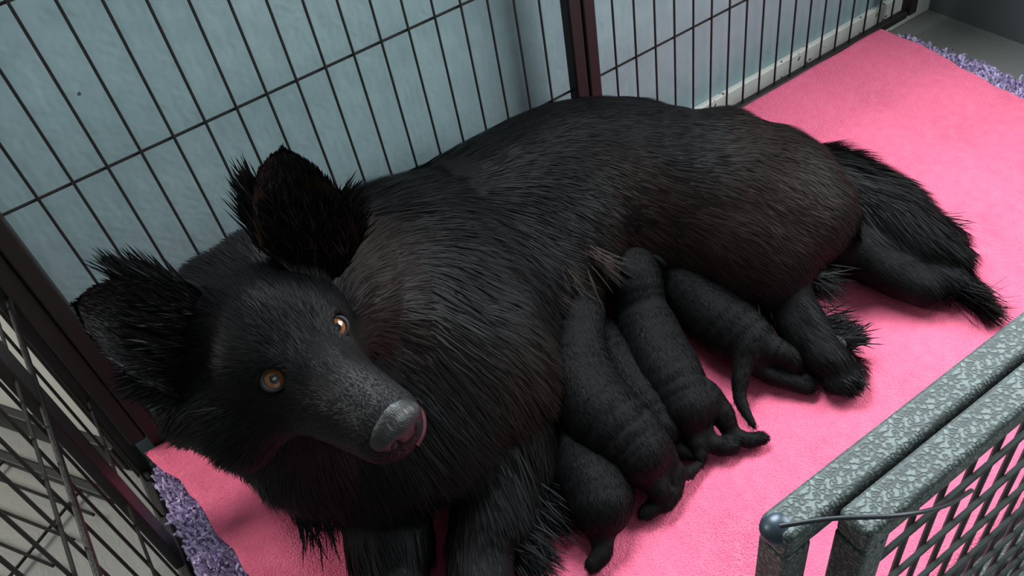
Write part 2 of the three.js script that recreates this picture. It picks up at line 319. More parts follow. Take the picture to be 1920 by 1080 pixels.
function bounds(prims, pad) {
  const lo = [9, 9, 9], hi = [-9, -9, -9];
  for (const p of prims) for (let q = 0; q < 3; q++) for (const [c, r] of [[p.a[q], p.ra], [p.a[q] + p.d[q], p.ra + p.dr]]) { lo[q] = Math.min(lo[q], c - r - pad); hi[q] = Math.max(hi[q], c + r + pad); }
  return [lo, hi];
}
function surfaceNet(f, lo, hi, s) {
  const n = lo.map((l, q) => Math.ceil((hi[q] - l) / s) + 1), [nx, ny, nz] = n, val = new Float32Array(nx * ny * nz), id = (i, j, k) => (k * ny + j) * nx + i;
  for (let k = 0; k < nz; k++) for (let j = 0; j < ny; j++) for (let i = 0; i < nx; i++) val[id(i, j, k)] = f(lo[0] + i * s, lo[1] + j * s, lo[2] + k * s);
  const vert = new Int32Array(nx * ny * nz).fill(-1), pos = [], idx = [];
  for (let k = 0; k < nz - 1; k++) for (let j = 0; j < ny - 1; j++) for (let i = 0; i < nx - 1; i++) {
    let cnt = 0, sx = 0, sy = 0, sz = 0, neg = 0; const c = [];
    for (let q = 0; q < 8; q++) { const v = val[id(i + (q & 1), j + ((q >> 1) & 1), k + (q >> 2))]; c.push(v); if (v < 0) neg++; }
    if (neg === 0 || neg === 8) continue;
    for (let q = 0; q < 8; q++) for (const b of [1, 2, 4]) {
      if (q & b) continue; const u = c[q], w = c[q | b]; if ((u < 0) === (w < 0)) continue;
      const t = u / (u - w); sx += (q & 1) + (b === 1 ? t : 0); sy += ((q >> 1) & 1) + (b === 2 ? t : 0); sz += (q >> 2) + (b === 4 ? t : 0); cnt++;
    }
    vert[id(i, j, k)] = pos.length / 3; pos.push(lo[0] + (i + sx / cnt) * s, lo[1] + (j + sy / cnt) * s, lo[2] + (k + sz / cnt) * s);
  }
  const quad = (a, b, c, d, flip) => flip ? idx.push(a, c, b, a, d, c) : idx.push(a, b, c, a, c, d);
  for (let k = 1; k < nz - 1; k++) for (let j = 1; j < ny - 1; j++) for (let i = 1; i < nx - 1; i++) {
    const v = val[id(i, j, k)] < 0;
    if (v !== (val[id(i + 1, j, k)] < 0)) quad(vert[id(i, j - 1, k - 1)], vert[id(i, j, k - 1)], vert[id(i, j, k)], vert[id(i, j - 1, k)], !v);
    if (v !== (val[id(i, j + 1, k)] < 0)) quad(vert[id(i - 1, j, k - 1)], vert[id(i - 1, j, k)], vert[id(i, j, k)], vert[id(i, j, k - 1)], !v);
    if (v !== (val[id(i, j, k + 1)] < 0)) quad(vert[id(i - 1, j - 1, k)], vert[id(i, j - 1, k)], vert[id(i, j, k)], vert[id(i - 1, j, k)], !v);
  }
  const nor = new Float32Array(pos.length), e = s * 0.35;
  for (let v = 0; v < pos.length; v += 3) {
    let [x, y, z] = [pos[v], pos[v + 1], pos[v + 2]], gx, gy, gz, l;
    for (let it = 0; it < 2; it++) {
      gx = f(x + e, y, z) - f(x - e, y, z); gy = f(x, y + e, z) - f(x, y - e, z); gz = f(x, y, z + e) - f(x, y, z - e); l = Math.hypot(gx, gy, gz) || 1; gx /= l; gy /= l; gz /= l;
      const d = clamp(f(x, y, z), -s, s); x -= gx * d; y -= gy * d; z -= gz * d;
    }
    pos[v] = x; pos[v + 1] = y; pos[v + 2] = z; nor[v] = gx; nor[v + 1] = gy; nor[v + 2] = gz;
  }
  const g = new THREE.BufferGeometry(); g.setAttribute('position', new THREE.Float32BufferAttribute(pos, 3)); g.setAttribute('normal', new THREE.BufferAttribute(nor, 3)); g.setIndex(idx); return g;
}
// hair: tapered ribbons rooted on a surface
class Coat {
  constructor(max) { this.p = new Float32Array(max * 21); this.n = new Float32Array(max * 21); this.c = new Float32Array(max * 21); this.k = 0; this.max = max; }
  add(x, y, z, n, T, L, lift, bend, w, col, tipTint = 1) {      // n, T unit arrays
    if (this.k >= this.max) return;
    const sx = n[1] * T[2] - n[2] * T[1], sy = n[2] * T[0] - n[0] * T[2], sz = n[0] * T[1] - n[1] * T[0];
    let o = this.k * 21; const ts = [0, 0.38, 0.74, 1], ws = [0.85, 1, 0.7, 0], tw = rs(0.3);
    let nx = n[0] + sx * tw, ny = n[1] + sy * tw, nz = n[2] + sz * tw; const l = Math.hypot(nx, ny, nz); nx /= l; ny /= l; nz /= l;
    for (let q = 0; q < 4; q++) {
      const t = ts[q], up = L * (lift * t - bend * t * t), px = x + T[0] * L * t + n[0] * up, py = y + T[1] * L * t + n[1] * up, pz = z + T[2] * L * t + n[2] * up;
      for (const s of q < 3 ? [-1, 1] : [0]) {
        const k = s * ws[q] * w * 0.5;
        this.p[o] = px + sx * k; this.p[o + 1] = Math.max(py + sy * k, 0.001); this.p[o + 2] = Math.max(pz + sz * k, 0.0115);
        this.n[o] = nx; this.n[o + 1] = ny; this.n[o + 2] = nz;
        const ct = lerp(1, tipTint, t); this.c[o] = col[0] * ct; this.c[o + 1] = col[1] * ct; this.c[o + 2] = col[2] * ct; o += 3;
      }
    }
    this.k++;
  }
  build(base) {
    const g = new THREE.BufferGeometry(), m = this.k * 7, idx = new Uint32Array(this.k * 15);
    for (let i = 0; i < this.k; i++) { const a = i * 7; idx.set([a, a + 2, a + 1, a + 1, a + 2, a + 3, a + 2, a + 4, a + 3, a + 3, a + 4, a + 5, a + 4, a + 6, a + 5], i * 15); }
    const cut = (b) => new THREE.BufferAttribute(b.slice(0, m * 3), 3);
    g.setAttribute('position', cut(this.p)); g.setAttribute('normal', cut(this.n)); g.setAttribute('color', cut(this.c)); g.setIndex(new THREE.BufferAttribute(idx, 1));
    g.translate(-base[0], -base[1], -base[2]); return g;
  }
}
function sampler(geo) {
  const p = geo.attributes.position, n = geo.attributes.normal, ix = geo.index, cum = []; let A = 0;
  const a = V(), b = V(), c = V();
  for (let i = 0; i < ix.count; i += 3) { a.fromBufferAttribute(p, ix.getX(i)); b.fromBufferAttribute(p, ix.getX(i + 1)); c.fromBufferAttribute(p, ix.getX(i + 2)); A += b.sub(a).cross(c.sub(a)).length() / 2; cum.push(A); }
  return { area: A, pick() {
    const r = rnd() * A; let lo = 0, hi = cum.length - 1; while (lo < hi) { const m = (lo + hi) >> 1; cum[m] < r ? lo = m + 1 : hi = m; }
    let u = rnd(), v = rnd(); if (u + v > 1) { u = 1 - u; v = 1 - v; } const w = 1 - u - v, [i, j, k] = [ix.getX(lo * 3), ix.getX(lo * 3 + 1), ix.getX(lo * 3 + 2)];
    const q = (s, c) => s.getComponent(i, c) * w + s.getComponent(j, c) * u + s.getComponent(k, c) * v;
    const nn = [q(n, 0), q(n, 1), q(n, 2)], l = Math.hypot(...nn) || 1; return [[q(p, 0), q(p, 1), q(p, 2)], nn.map((t) => t / l)];
  } };
}
const unit = (a) => { const l = Math.hypot(...a) || 1; return a.map((t) => t / l); };
const tangent = (g, n) => { const d = g[0] * n[0] + g[1] * n[1] + g[2] * n[2]; return unit([g[0] - n[0] * d, g[1] - n[1] * d, g[2] - n[2] * d]); };

// ------------------------------------------------------------------ the mother dog
const HEAD = new THREE.Matrix4();
{ const y = 16.5 * Math.PI / 180, t = 5 * Math.PI / 180, r = -2.5 * Math.PI / 180, F = V(Math.sin(y) * Math.cos(t), Math.sin(t), Math.cos(y) * Math.cos(t)), X0 = V(Math.cos(y), 0, -Math.sin(y)), U0 = F.clone().cross(X0);
  const X = X0.clone().multiplyScalar(Math.cos(r)).addScaledVector(U0, Math.sin(r)), U = U0.clone().multiplyScalar(Math.cos(r)).addScaledVector(X0, -Math.sin(r));
  HEAD.makeBasis(X, U, F).setPosition(0.293, 0.323, 0.339); }
const hp = (x, y, z) => V(x, y, z).applyMatrix4(HEAD).toArray();
const hd = (x, y, z) => V(x, y, z).transformDirection(HEAD).toArray();
const HINV = HEAD.clone().invert();
const BLACK = [0.0048, 0.0044, 0.0047], BROWN = [0.013, 0.0083, 0.007], WARM = [0.021, 0.0142, 0.0122], RUST = [0.030, 0.016, 0.0105], GREY = [0.03, 0.029, 0.029];
{
  const base = [0.64, 0, 0.22];
  const dog = thing('dog', 'long-haired black shepherd dog lying on the pink blanket, head raised, amber eyes', 'dog', base);
  const B = [
    ...chain([[0.43, 0.165, 0.15, 0.106], [0.52, 0.138, 0.122, 0.110], [0.61, 0.139, 0.12, 0.110], [0.70, 0.137, 0.122, 0.110], [0.77, 0.126, 0.155, 0.108], [0.815, 0.108, 0.215, 0.10]], 0.06),
    ...chain([[0.45, 0.12, 0.23, 0.095], [0.54, 0.105, 0.178, 0.10], [0.62, 0.105, 0.15, 0.096], [0.69, 0.10, 0.138, 0.094], [0.755, 0.095, 0.168, 0.088]], 0.06),
    ...chain([[0.83, 0.12, 0.225, 0.088], [0.868, 0.118, 0.272, 0.087], [0.885, 0.105, 0.318, 0.074]], 0.035),           // hip and thigh
    ...chain([[0.858, 0.11, 0.285, 0.084], [0.822, 0.104, 0.312, 0.066]], 0.05),
    ball([0.862, 0.186, 0.225], 0.03, 0.03),
    ...chain([[0.815, 0.075, 0.345, 0.05], [0.822, 0.05, 0.3854, 0.031], [0.802, 0.033, 0.438, 0.025], [0.800, 0.028, 0.468, 0.024]], 0.03), // near hind leg and its toes
    ...[[0.786, 0.017, 0.492], [0.798, 0.019, 0.499], [0.811, 0.019, 0.497], [0.821, 0.017, 0.487]].map((q) => cone([0.802, 0.026, 0.47], q, 0.017, 0.0125, 0.008)),
    ...chain([[0.905, 0.07, 0.315, 0.058], [0.945, 0.042, 0.365, 0.036], [0.957, 0.032, 0.4205, 0.027], [0.968, 0.028, 0.468, 0.023]], 0.03),   // far hind leg
    ...chain([[0.90, 0.11, 0.25, 0.04], [0.95, 0.10, 0.262, 0.03], [0.99, 0.078, 0.29, 0.042], [1.012, 0.056, 0.345, 0.046], [1.018, 0.045, 0.405, 0.04], [1.014, 0.028, 0.462, 0.022], [1.009, 0.014, 0.505, 0.007]], 0.03), // tail
    ...chain([[0.44, 0.17, 0.17, 0.10], [0.37, 0.22, 0.20, 0.09], [0.30, 0.285, 0.235, 0.078]], 0.06),               // neck
    ...chain([[0.42, 0.14, 0.24, 0.10], [0.36, 0.13, 0.27, 0.095], [0.29, 0.16, 0.255, 0.085], [0.265, 0.22, 0.25, 0.075]], 0.06),  // chest and throat
    ...chain([[0.45, 0.12, 0.27, 0.08], [0.455, 0.07, 0.32, 0.056], [0.40, 0.048, 0.375, 0.044], [0.345, 0.034, 0.43, 0.034], [0.32, 0.03, 0.475, 0.034]], 0.03),   // forelegs
    ...chain([[0.31, 0.10, 0.28, 0.07], [0.29, 0.05, 0.33, 0.048], [0.262, 0.034, 0.39, 0.034], [0.25, 0.03, 0.44, 0.034]], 0.03),
  ];
  const [blo, bhi] = bounds(B, 0.02);
  const bodyGeo = surfaceNet(field(B, 0.04), blo, bhi, 0.009);
  const Hh = (a, b, ra, rb, k) => cone(hp(...a), hp(...b), ra, rb, k);
  const Hprims = [
    Hh([0, -0.008, -0.05], [0, -0.004, -0.10], 0.060, 0.058, 0.03), Hh([0, -0.03, -0.10], [0, -0.06, -0.13], 0.062, 0.07, 0.03),
    Hh([-0.046, -0.05, -0.05], [-0.05, -0.05, -0.09], 0.038, 0.045, 0.03), Hh([0.046, -0.05, -0.05], [0.05, -0.05, -0.09], 0.038, 0.045, 0.03),
    Hh([-0.026, 0.004, -0.016], [-0.036, 0.004, -0.03], 0.020, 0.022, 0.02), Hh([0.026, 0.004, -0.016], [0.036, 0.004, -0.03], 0.020, 0.022, 0.02),
    Hh([0, -0.016, -0.01], [0, -0.029, 0.078], 0.029, 0.0205, 0.02), Hh([0, -0.042, -0.01], [0, -0.044, 0.074], 0.042, 0.031, 0.02),
    Hh([0, -0.078, -0.03], [0, -0.068, 0.066], 0.026, 0.017, 0.015),
  ];
  const eyeC = [-1, 1].map((s) => hp(s * 0.0335, -0.001, -0.0085));
  const cam = [0.24, 0.834, 0.856];
  const gaze = eyeC.map((e, i) => unit(V(...unit(cam.map((c, q) => c - e[q]))).multiplyScalar(0.82).add(V(...hd((i ? 1 : -1) * 0.12, 0.1, 0.55)).multiplyScalar(0.30)).toArray()));
  const cuts = eyeC.map((e, i) => ({ a: e.map((v, q) => v + gaze[i][q] * 0.007), r: 0.0115, k: 0.005 }));
  const [hlo, hhi] = bounds(Hprims, 0.02);
  const headGeo = surfaceNet(field(Hprims, 0.02, cuts), hlo, hhi, 0.004);

  // ears: cupped leaves with two faces
  const ear = (b1, b2, tip, away, cup) => {
    const A = V(...b1), Bv = V(...b2), Tp = V(...tip), aw = V(...away).normalize(), nu = 26, nv = 16, pos = [], idx = [];
    const mid = A.clone().add(Bv).multiplyScalar(0.5), half = Bv.clone().sub(A).multiplyScalar(0.5);
    for (const th of [0, 1]) for (let i = 0; i <= nu; i++) for (let j = 0; j <= nv; j++) {
      const t = i / nu - 0.38 * (1 - i / nu), v = j / nv * 2 - 1, w = Math.sqrt(clamp(1 - Math.pow(Math.max(t, 0), 2.1), 0, 1)) ** 1.35;
      const q = mid.clone().lerp(Tp, t).addScaledVector(half, v * w * Math.min(1, 1 + 1.6 * t)).addScaledVector(aw, cup * (1 - v * v) * (1 - 0.75 * Math.max(t, 0)) - cup * 0.4);
      q.addScaledVector(aw, th * 0.005 * (1 - v * v * v * v) * (1 - 0.6 * Math.max(t, 0)));
      pos.push(q.x, q.y, q.z);
    }
    const S = (nu + 1) * (nv + 1);
    for (let i = 0; i < nu; i++) for (let j = 0; j < nv; j++) { const a = i * (nv + 1) + j, b = a + 1, c = a + nv + 1, d = c + 1; idx.push(a, b, c, b, d, c, S + a, S + c, S + b, S + b, S + c, S + d); }
    const g = new THREE.BufferGeometry(); g.setAttribute('position', new THREE.Float32BufferAttribute(pos, 3)); g.setIndex(idx); g.computeVertexNormals();
    const c = V(); c.fromBufferAttribute(g.attributes.normal, Math.floor(nu / 2) * (nv + 1) + nv / 2);
    if (c.dot(aw) > 0) { for (let i = 0; i < idx.length; i += 3) [idx[i], idx[i + 1]] = [idx[i + 1], idx[i]]; g.setIndex(idx); g.computeVertexNormals(); }
    return g;
  };
  const toCam = unit([cam[0] - 0.29, cam[1] - 0.4, cam[2] - 0.26]);
  const earDefs = [
    { b1: [0.242, 0.365, 0.248], b2: [0.19, 0.291, 0.281], tip: [0.158, 0.404, 0.243], away: [-toCam[0] - 0.25, -toCam[1] * 0.7, -toCam[2]] },
    { b1: [0.305, 0.376, 0.251], b2: [0.379, 0.357, 0.283], tip: [0.354, 0.453, 0.252], away: [-toCam[0] + 0.1, -toCam[1], -toCam[2]] },
  ];
  const earGeos = earDefs.map((e) => ear(e.b1, e.b2, e.tip, e.away, 0.022));
  const all = mergeGeometries([bodyGeo, headGeo, ...earGeos]);
  { const n = all.attributes.position.count, c = new Float32Array(n * 3); for (let i = 0; i < n; i++) c.set([0.005, 0.0045, 0.0048], i * 3); all.setAttribute('color', new THREE.BufferAttribute(c, 3)); }
  all.translate(-base[0], -base[1], -base[2]);
  part('body', all, M.skin, dog);

  // ---- coat: guides of position, direction, length, lift, colour
  const G = []; const gd = (p, d, L, lift, col = BLACK, s = 1) => G.push({ p, d: unit(d), L, lift, col, s });
  gd([0.47, 0.22, 0.08], [1, -0.1, 0], 0.042, 0.11); gd([0.56, 0.22, 0.09], [1, 0, 0.1], 0.034, 0.12); gd([0.66, 0.22, 0.10], [1, 0, 0.25], 0.024, 0.1); gd([0.75, 0.21, 0.15], [0.75, -0.05, 0.6], 0.022, 0.1);
  gd([0.62, 0.20, 0.20], [0.7, -0.3, 0.6], 0.038, 0.12); gd([0.70, 0.19, 0.24], [0.6, -0.4, 0.7], 0.036, 0.12, BROWN); gd([0.54, 0.18, 0.25], [0.55, -0.5, 0.7], 0.05, 0.16); gd([0.60, 0.12, 0.27], [0.1, -0.7, 0.6], 0.058, 0.24, WARM); gd([0.66, 0.12, 0.27], [0.15, -0.7, 0.55], 0.045, 0.2, WARM);
  gd([0.80, 0.2, 0.22], [0.7, 0, 0.7], 0.028, 0.12); gd([0.86, 0.2, 0.27], [0.6, -0.2, 0.8], 0.026, 0.14, BROWN); gd([0.83, 0.17, 0.34], [0.4, -0.5, 0.7], 0.028, 0.16, WARM); gd([0.93, 0.12, 0.33], [0.6, -0.5, 0.6], 0.035, 0.2, BROWN);
  gd([0.82, 0.06, 0.40], [-0.1, -0.3, 0.95], 0.02, 0.12); gd([0.795, 0.04, 0.46], [-0.1, -0.1, 1], 0.014, 0.15); gd([0.835, 0.04, 0.44], [0.8, -0.2, 0.5], 0.03, 0.3);
  gd([0.955, 0.06, 0.41], [0.15, -0.1, 1], 0.012, 0.08); gd([0.968, 0.05, 0.465], [0.1, -0.1, 1], 0.01, 0.08);
  gd([0.95, 0.13, 0.25], [0.9, 0, 0.3], 0.04, 0.25); gd([1.01, 0.09, 0.30], [0.5, -0.1, 0.85], 0.06, 0.22); gd([1.05, 0.05, 0.36], [0.2, -0.2, 0.95], 0.055, 0.2); gd([1.0, 0.07, 0.38], [-0.15, -0.1, 1], 0.06, 0.18); gd([1.03, 0.05, 0.43], [0.0, -0.1, 1], 0.06, 0.15); gd([1.012, 0.02, 0.5], [0, -0.08, 1], 0.05, 0.06);
  gd([0.42, 0.24, 0.12], [0.8, -0.3, 0.1], 0.05, 0.12); gd([0.37, 0.3, 0.15], [0.7, -0.3, -0.1], 0.05, 0.14); gd([0.42, 0.22, 0.25], [0.5, -0.7, 0.35], 0.06, 0.12); gd([0.45, 0.16, 0.32], [0.3, -0.7, 0.6], 0.065, 0.16, BROWN); gd([0.36, 0.2, 0.33], [0.15, -0.85, 0.45], 0.075, 0.16); gd([0.28, 0.18, 0.34], [0, -0.9, 0.4], 0.07, 0.16); gd([0.2, 0.18, 0.28], [-0.25, -0.9, 0.2], 0.07, 0.2); gd([0.2, 0.24, 0.24], [-0.4, -0.85, 0], 0.06, 0.2);
  gd([0.44, 0.06, 0.36], [-0.3, -0.5, 0.8], 0.05, 0.2); gd([0.36, 0.04, 0.44], [-0.4, -0.1, 0.9], 0.025, 0.1); gd([0.28, 0.06, 0.38], [-0.2, -0.3, 0.9], 0.04, 0.15);
  const hg = (p, d, L, lift, col, s) => gd(hp(...p), hd(...d), L, lift, col, s);
  hg([0, -0.012, 0.07], [0, 0.1, -1], 0.005, 0.1, GREY, 0.45); hg([0, 0, 0.02], [0, 0.15, -1], 0.007, 0.12, BLACK, 0.4); hg([0, 0.03, -0.02], [0, 0.5, -1], 0.012, 0.14, BLACK, 0.6); hg([0, 0.055, -0.07], [0, 0.1, -1], 0.02, 0.16, BLACK, 0.7); hg([0, 0.045, -0.13], [0, -0.3, -1], 0.032, 0.2);
  for (const s of [-1, 1]) {
    const br = s > 0 ? BROWN : BLACK;
    hg([s * 0.03, -0.03, 0.05], [s * 0.3, -0.3, -1], 0.006, 0.1, BLACK, 0.4); hg([s * 0.042, -0.035, 0.0], [s * 0.5, -0.5, -1], 0.012, 0.14, br, 0.5); hg([s * 0.055, 0, -0.02], [s * 0.7, -0.1, -1], 0.012, 0.14, BLACK, 0.5);
    hg([s * 0.022, -0.006, 0.004], [s * 0.2, 0.1, -1], 0.004, 0.12, GREY, 0.22);
    hg([s * 0.04, 0.035, -0.04], [s * 0.4, 0.5, -1], 0.014, 0.14, BLACK, 0.6); hg([s * 0.085, -0.03, -0.06], [s * 0.8, -0.7, -0.8], 0.035, 0.22, br, 0.7); hg([s * 0.08, -0.08, -0.06], [s * 0.6, -1, -0.5], 0.045, 0.25, br, 0.8); hg([s * 0.09, 0, -0.10], [s * 0.8, -0.5, -0.8], 0.04, 0.24, br, 0.8);
  }
  hg([0, -0.09, 0.02], [0, -0.5, -1], 0.012, 0.2, BLACK, 0.5); hg([0, -0.10, -0.04], [0, -1, -0.6], 0.035, 0.25, BLACK, 0.8);
  const look = (x, y, z) => {
    let W = 0, dx = 0, dy = 0, dz = 0, L = 0, lift = 0, r = 0, g = 0, b = 0;
    for (const q of G) { const d = ((x - q.p[0]) ** 2 + (y - q.p[1]) ** 2 + (z - q.p[2]) ** 2) / (q.s * q.s), w = 1 / (d + 0.0004) ** 2; W += w; dx += w * q.d[0]; dy += w * q.d[1]; dz += w * q.d[2]; L += w * q.L; lift += w * q.lift; r += w * q.col[0]; g += w * q.col[1]; b += w * q.col[2]; }
    return { d: [dx, dy, dz], L: L / W, lift: lift / W, c: [r / W, g / W, b / W] };
  };
  const coat = new Coat(400000), nosePos = hp(0, -0.03, 0.094);
  const grow = (geo, count, opt = {}) => {
    const s = sampler(geo); const q = V();
    for (let i = 0; i < count; i++) {
      const [p, n] = s.pick();
      if (p[1] < 0.012 || (n[1] < -0.55 && p[1] < 0.2)) continue;
      if (p[2] < 0.02 && n[2] < -0.75) continue;
      const k = look(...p); let L = k.L * (0.75 + 0.5 * rnd()) * (opt.len ?? 1);
      let skip = false;
      for (const e of eyeC) { const d = Math.hypot(p[0] - e[0], p[1] - e[1], p[2] - e[2]); if (d < 0.0165) skip = true; else if (d < 0.03) L = Math.min(L, 0.0035 + (d - 0.0165) * 0.5); }
      if (Math.hypot(p[0] - nosePos[0], p[1] - nosePos[1], p[2] - nosePos[2]) < 0.0175) skip = true;
      if (skip) continue;
      if (opt.head) { q.set(...p).applyMatrix4(HINV); if (q.z > 0.01) L = Math.min(L, lerp(0.010, 0.0032, clamp((q.z - 0.01) / 0.07, 0, 1)) * (0.8 + 0.4 * rnd())); }
      // clumping
      const cl = 26, j = 0.34, g = [k.d[0], k.d[1], k.d[2]], gl = Math.hypot(...g) || 1;
      const t0 = tangent([g[0] / gl + j * N(p[0] * cl, p[1] * cl, p[2] * cl) + rs(0.13), g[1] / gl + j * N(p[0] * cl + 9, p[1] * cl, p[2] * cl) + rs(0.13), g[2] / gl + j * N(p[0] * cl, p[1] * cl + 7, p[2] * cl) + rs(0.13)], n);
      const v = 0.7 + 0.6 * rnd(), c = [k.c[0] * v, k.c[1] * v, k.c[2] * v], lf = Math.max(0.1, k.lift * (0.75 + 0.7 * rnd()) + 0.1 * N(p[0] * 60, p[1] * 60, p[2] * 60)), sk = Math.min(0.0015, L * 0.03);
      coat.add(p[0] - n[0] * sk, p[1] - n[1] * sk, p[2] - n[2] * sk, n, t0, L, lf, lf * 0.5, clamp(L * 0.036, 0.0006, 0.0013), c, 1.2);
    }
  };
  grow(bodyGeo, 270000); grow(headGeo, 80000, { head: true });
  // ear hair: short towards the tip, long wisps along the edges and out of the cup
  earDefs.forEach((e, q) => {
    const s = sampler(earGeos[q]), mid = e.b1.map((v, i) => (v + e.b2[i]) / 2), ax = unit(e.tip.map((v, i) => v - mid[i])), len = Math.hypot(...e.tip.map((v, i) => v - mid[i]));
    for (let i = 0; i < 9000; i++) {
      const [p, n] = s.pick(), u = clamp(((p[0] - mid[0]) * ax[0] + (p[1] - mid[1]) * ax[1] + (p[2] - mid[2]) * ax[2]) / len, 0, 1), g = ax.map((v) => v + rs(0.25));
      const inner = n[0] * toCam[0] + n[1] * toCam[1] + n[2] * toCam[2] > 0.2, L = lerp(0.016, 0.007, u) * (0.7 + 0.6 * rnd()), side = Math.abs((p[0] - mid[0]) * (e.b2[0] - e.b1[0]) + (p[1] - mid[1]) * (e.b2[1] - e.b1[1]) + (p[2] - mid[2]) * (e.b2[2] - e.b1[2]));
      const rust = inner && q === 1 && N(p[0] * 40, p[1] * 40, 3) > 0.05 && u < 0.6;
      coat.add(...p, n, tangent(g, n), L, 0.18, 0.05, 0.0012, rust ? RUST : inner && rnd() < 0.4 ? (rnd() < 0.5 ? GREY : BROWN) : BLACK);
    }
    const wisp = (t0, t1, side, n0, dir, L, spread) => { for (let i = 0; i < n0; i++) {
      const t = lerp(t0, t1, rnd()), w = Math.sqrt(1 - Math.pow(Math.max(t, 0), 2.1)) ** 1.35 * side, p = mid.map((m, c) => lerp(m, e.tip[c], t) + (e.b2[c] - e.b1[c]) * 0.5 * w * (0.9 + rs(0.12)) + rs(0.004));
      const d = unit(dir.map((v) => v + rs(spread))), n = tangent(toCam.map((v) => v + rs(0.3)), d); coat.add(...p, n, d, L * (0.5 + 0.7 * rnd()), rs(0.15), rs(0.2), 0.0015, BLACK, 1.5);
    } };
    const out1 = unit(e.b1.map((v, c) => v - e.b2[c]));
    wisp(0.0, 0.55, -1, 420, unit(ax.map((v, c) => v * 0.9 + out1[c] * (q ? 0.22 : 0.25))), q ? 0.036 : 0.038, 0.22);
    wisp(-0.0, 0.45, 1, 260, unit(ax.map((v, c) => v * 0.8 - out1[c] * 0.6)), 0.026, 0.25);
    for (const sd of [-0.75, -0.4, 0, 0.4, 0.75]) wisp(-0.16, 0.06, sd, 130, unit(ax.map((v, c) => v * 0.8 + toCam[c] * 0.3)), 0.026, 0.3);
    for (const sd of [-0.6, -0.2, 0.2, 0.6]) wisp(0.02, 0.4, sd, 160, unit(ax.map((v, c) => v * 0.9 + toCam[c] * 0.25 - out1[c] * sd * 0.3)), 0.03, 0.3);
  });
  // loose locks: belly, elbow, thigh, paw and tail tip
  const lock = (p, d, L, n, sp, rsx, col = BLACK, w = 0.0016) => { for (let i = 0; i < n; i++) {
    const q = p.map((v) => v + gauss() * rsx), dd = unit(d.map((v) => v + gauss() * sp)), nn = tangent([rs(0.3) + 0.1, 1, 0.6 + rs(0.3)], dd); coat.add(...q, nn, dd, L * (0.55 + 0.7 * rnd()), rs(0.2), rs(0.25), w, col, 1.3); } };
  for (let i = 0; i < 9; i++) lock([0.55 + i * 0.010 + rs(0.008), 0.165 + rs(0.02), 0.235 + rs(0.012)], [0.15 + rs(0.4), -0.75, 0.55], 0.06, 70, 0.16, 0.006, i % 3 ? WARM : GREY);
  lock([1.008, 0.014, 0.50], [0.02, -0.05, 1], 0.05, 260, 0.10, 0.005, BROWN); lock([1.012, 0.02, 0.47], [0.0, -0.05, 1], 0.06, 350, 0.12, 0.010, BLACK);
  for (let i = 0; i < 12; i++) lock([lerp(0.965, 1.03, i / 11), 0.065, 0.285 + 0.012 * i], [0.42, -0.05, 0.85], 0.045, 40, 0.2, 0.012);
  lock([0.832, 0.03, 0.462], [0.9, -0.1, 0.3], 0.028, 300, 0.35, 0.010); lock([0.83, 0.03, 0.435], [0.8, -0.1, 0.6], 0.035, 300, 0.3, 0.012); lock([0.80, 0.02, 0.505], [0.1, -0.2, 1], 0.012, 120, 0.4, 0.010);
  lock([0.87, 0.05, 0.375], [0.55, -0.5, 0.6], 0.04, 260, 0.35, 0.016); lock([0.79, 0.05, 0.36], [-0.2, -0.6, 0.7], 0.03, 200, 0.4, 0.02);
  lock([0.43, 0.035, 0.385], [0.15, -0.35, 0.9], 0.055, 400, 0.3, 0.02); lock([0.39, 0.03, 0.43], [0.2, -0.3, 0.9], 0.045, 300, 0.35, 0.015); lock([0.24, 0.09, 0.29], [-0.2, -0.5, 0.5], 0.035, 300, 0.3, 0.02);
  lock([0.905, 0.15, 0.25], [0.75, 0.25, 0.3], 0.03, 220, 0.35, 0.014);
  const fur = part('fur', coat.build(base), M.fur, dog); fur.userData.kind = 'stuff';

  // ---- face
  const off = (g) => { g.translate(-base[0], -base[1], -base[2]); return g; };
  eyeC.forEach((e, i) => {
    const q = new THREE.Quaternion().setFromUnitVectors(V(0, 1, 0), V(...gaze[i])), g = new THREE.SphereGeometry(0.0122, 40, 60), p = g.attributes.position, c = [];
    for (let v = 0; v < p.count; v++) {
      const a = Math.acos(clamp(p.getY(v) / 0.0122, -1, 1)), th = Math.atan2(p.getZ(v), p.getX(v)), f = 0.85 + 0.3 * N(Math.cos(th) * 6, Math.sin(th) * 6, a * 3);
      if (a < 0.33) c.push(0.004, 0.003, 0.003); else if (a < 0.70) c.push(0.26 * f, 0.095 * f, 0.032 * f); else if (a < 0.8) c.push(0.05, 0.02, 0.01); else c.push(0.10, 0.085, 0.08);
    }
    g.setAttribute('color', new THREE.Float32BufferAttribute(c, 3)); g.applyQuaternion(q); g.translate(...e.map((v, k) => v - gaze[i][k] * 0.0005)); const ey = part('eye', off(g), M.eye, dog); ey.userData.label = 'amber eye with a dark pupil';
    const rim = new THREE.TorusGeometry(0.0096, 0.0021, 12, 48); rim.rotateX(Math.PI / 2); rim.scale(1.04, 1, 0.94); rim.applyQuaternion(q); rim.translate(...e.map((v, k) => v + gaze[i][k] * 0.0072)); part('eyelid', off(rim), M.lid, dog);
  });
  const hx = (g) => off(g.applyMatrix4(HEAD));
  const np = [ball([0, -0.029, 0.090], 0.0162, 0.01), cone([-0.0105, -0.031, 0.093], [0.0105, -0.031, 0.093], 0.0138, 0.0138, 0.008), cone([0, -0.026, 0.080], [0, -0.028, 0.090], 0.0165, 0.0155, 0.008), ball([-0.016, -0.035, 0.088], 0.0095, 0.006), ball([0.016, -0.035, 0.088], 0.0095, 0.006), cone([0, -0.04, 0.095], [0, -0.05, 0.09], 0.008, 0.006, 0.006)];
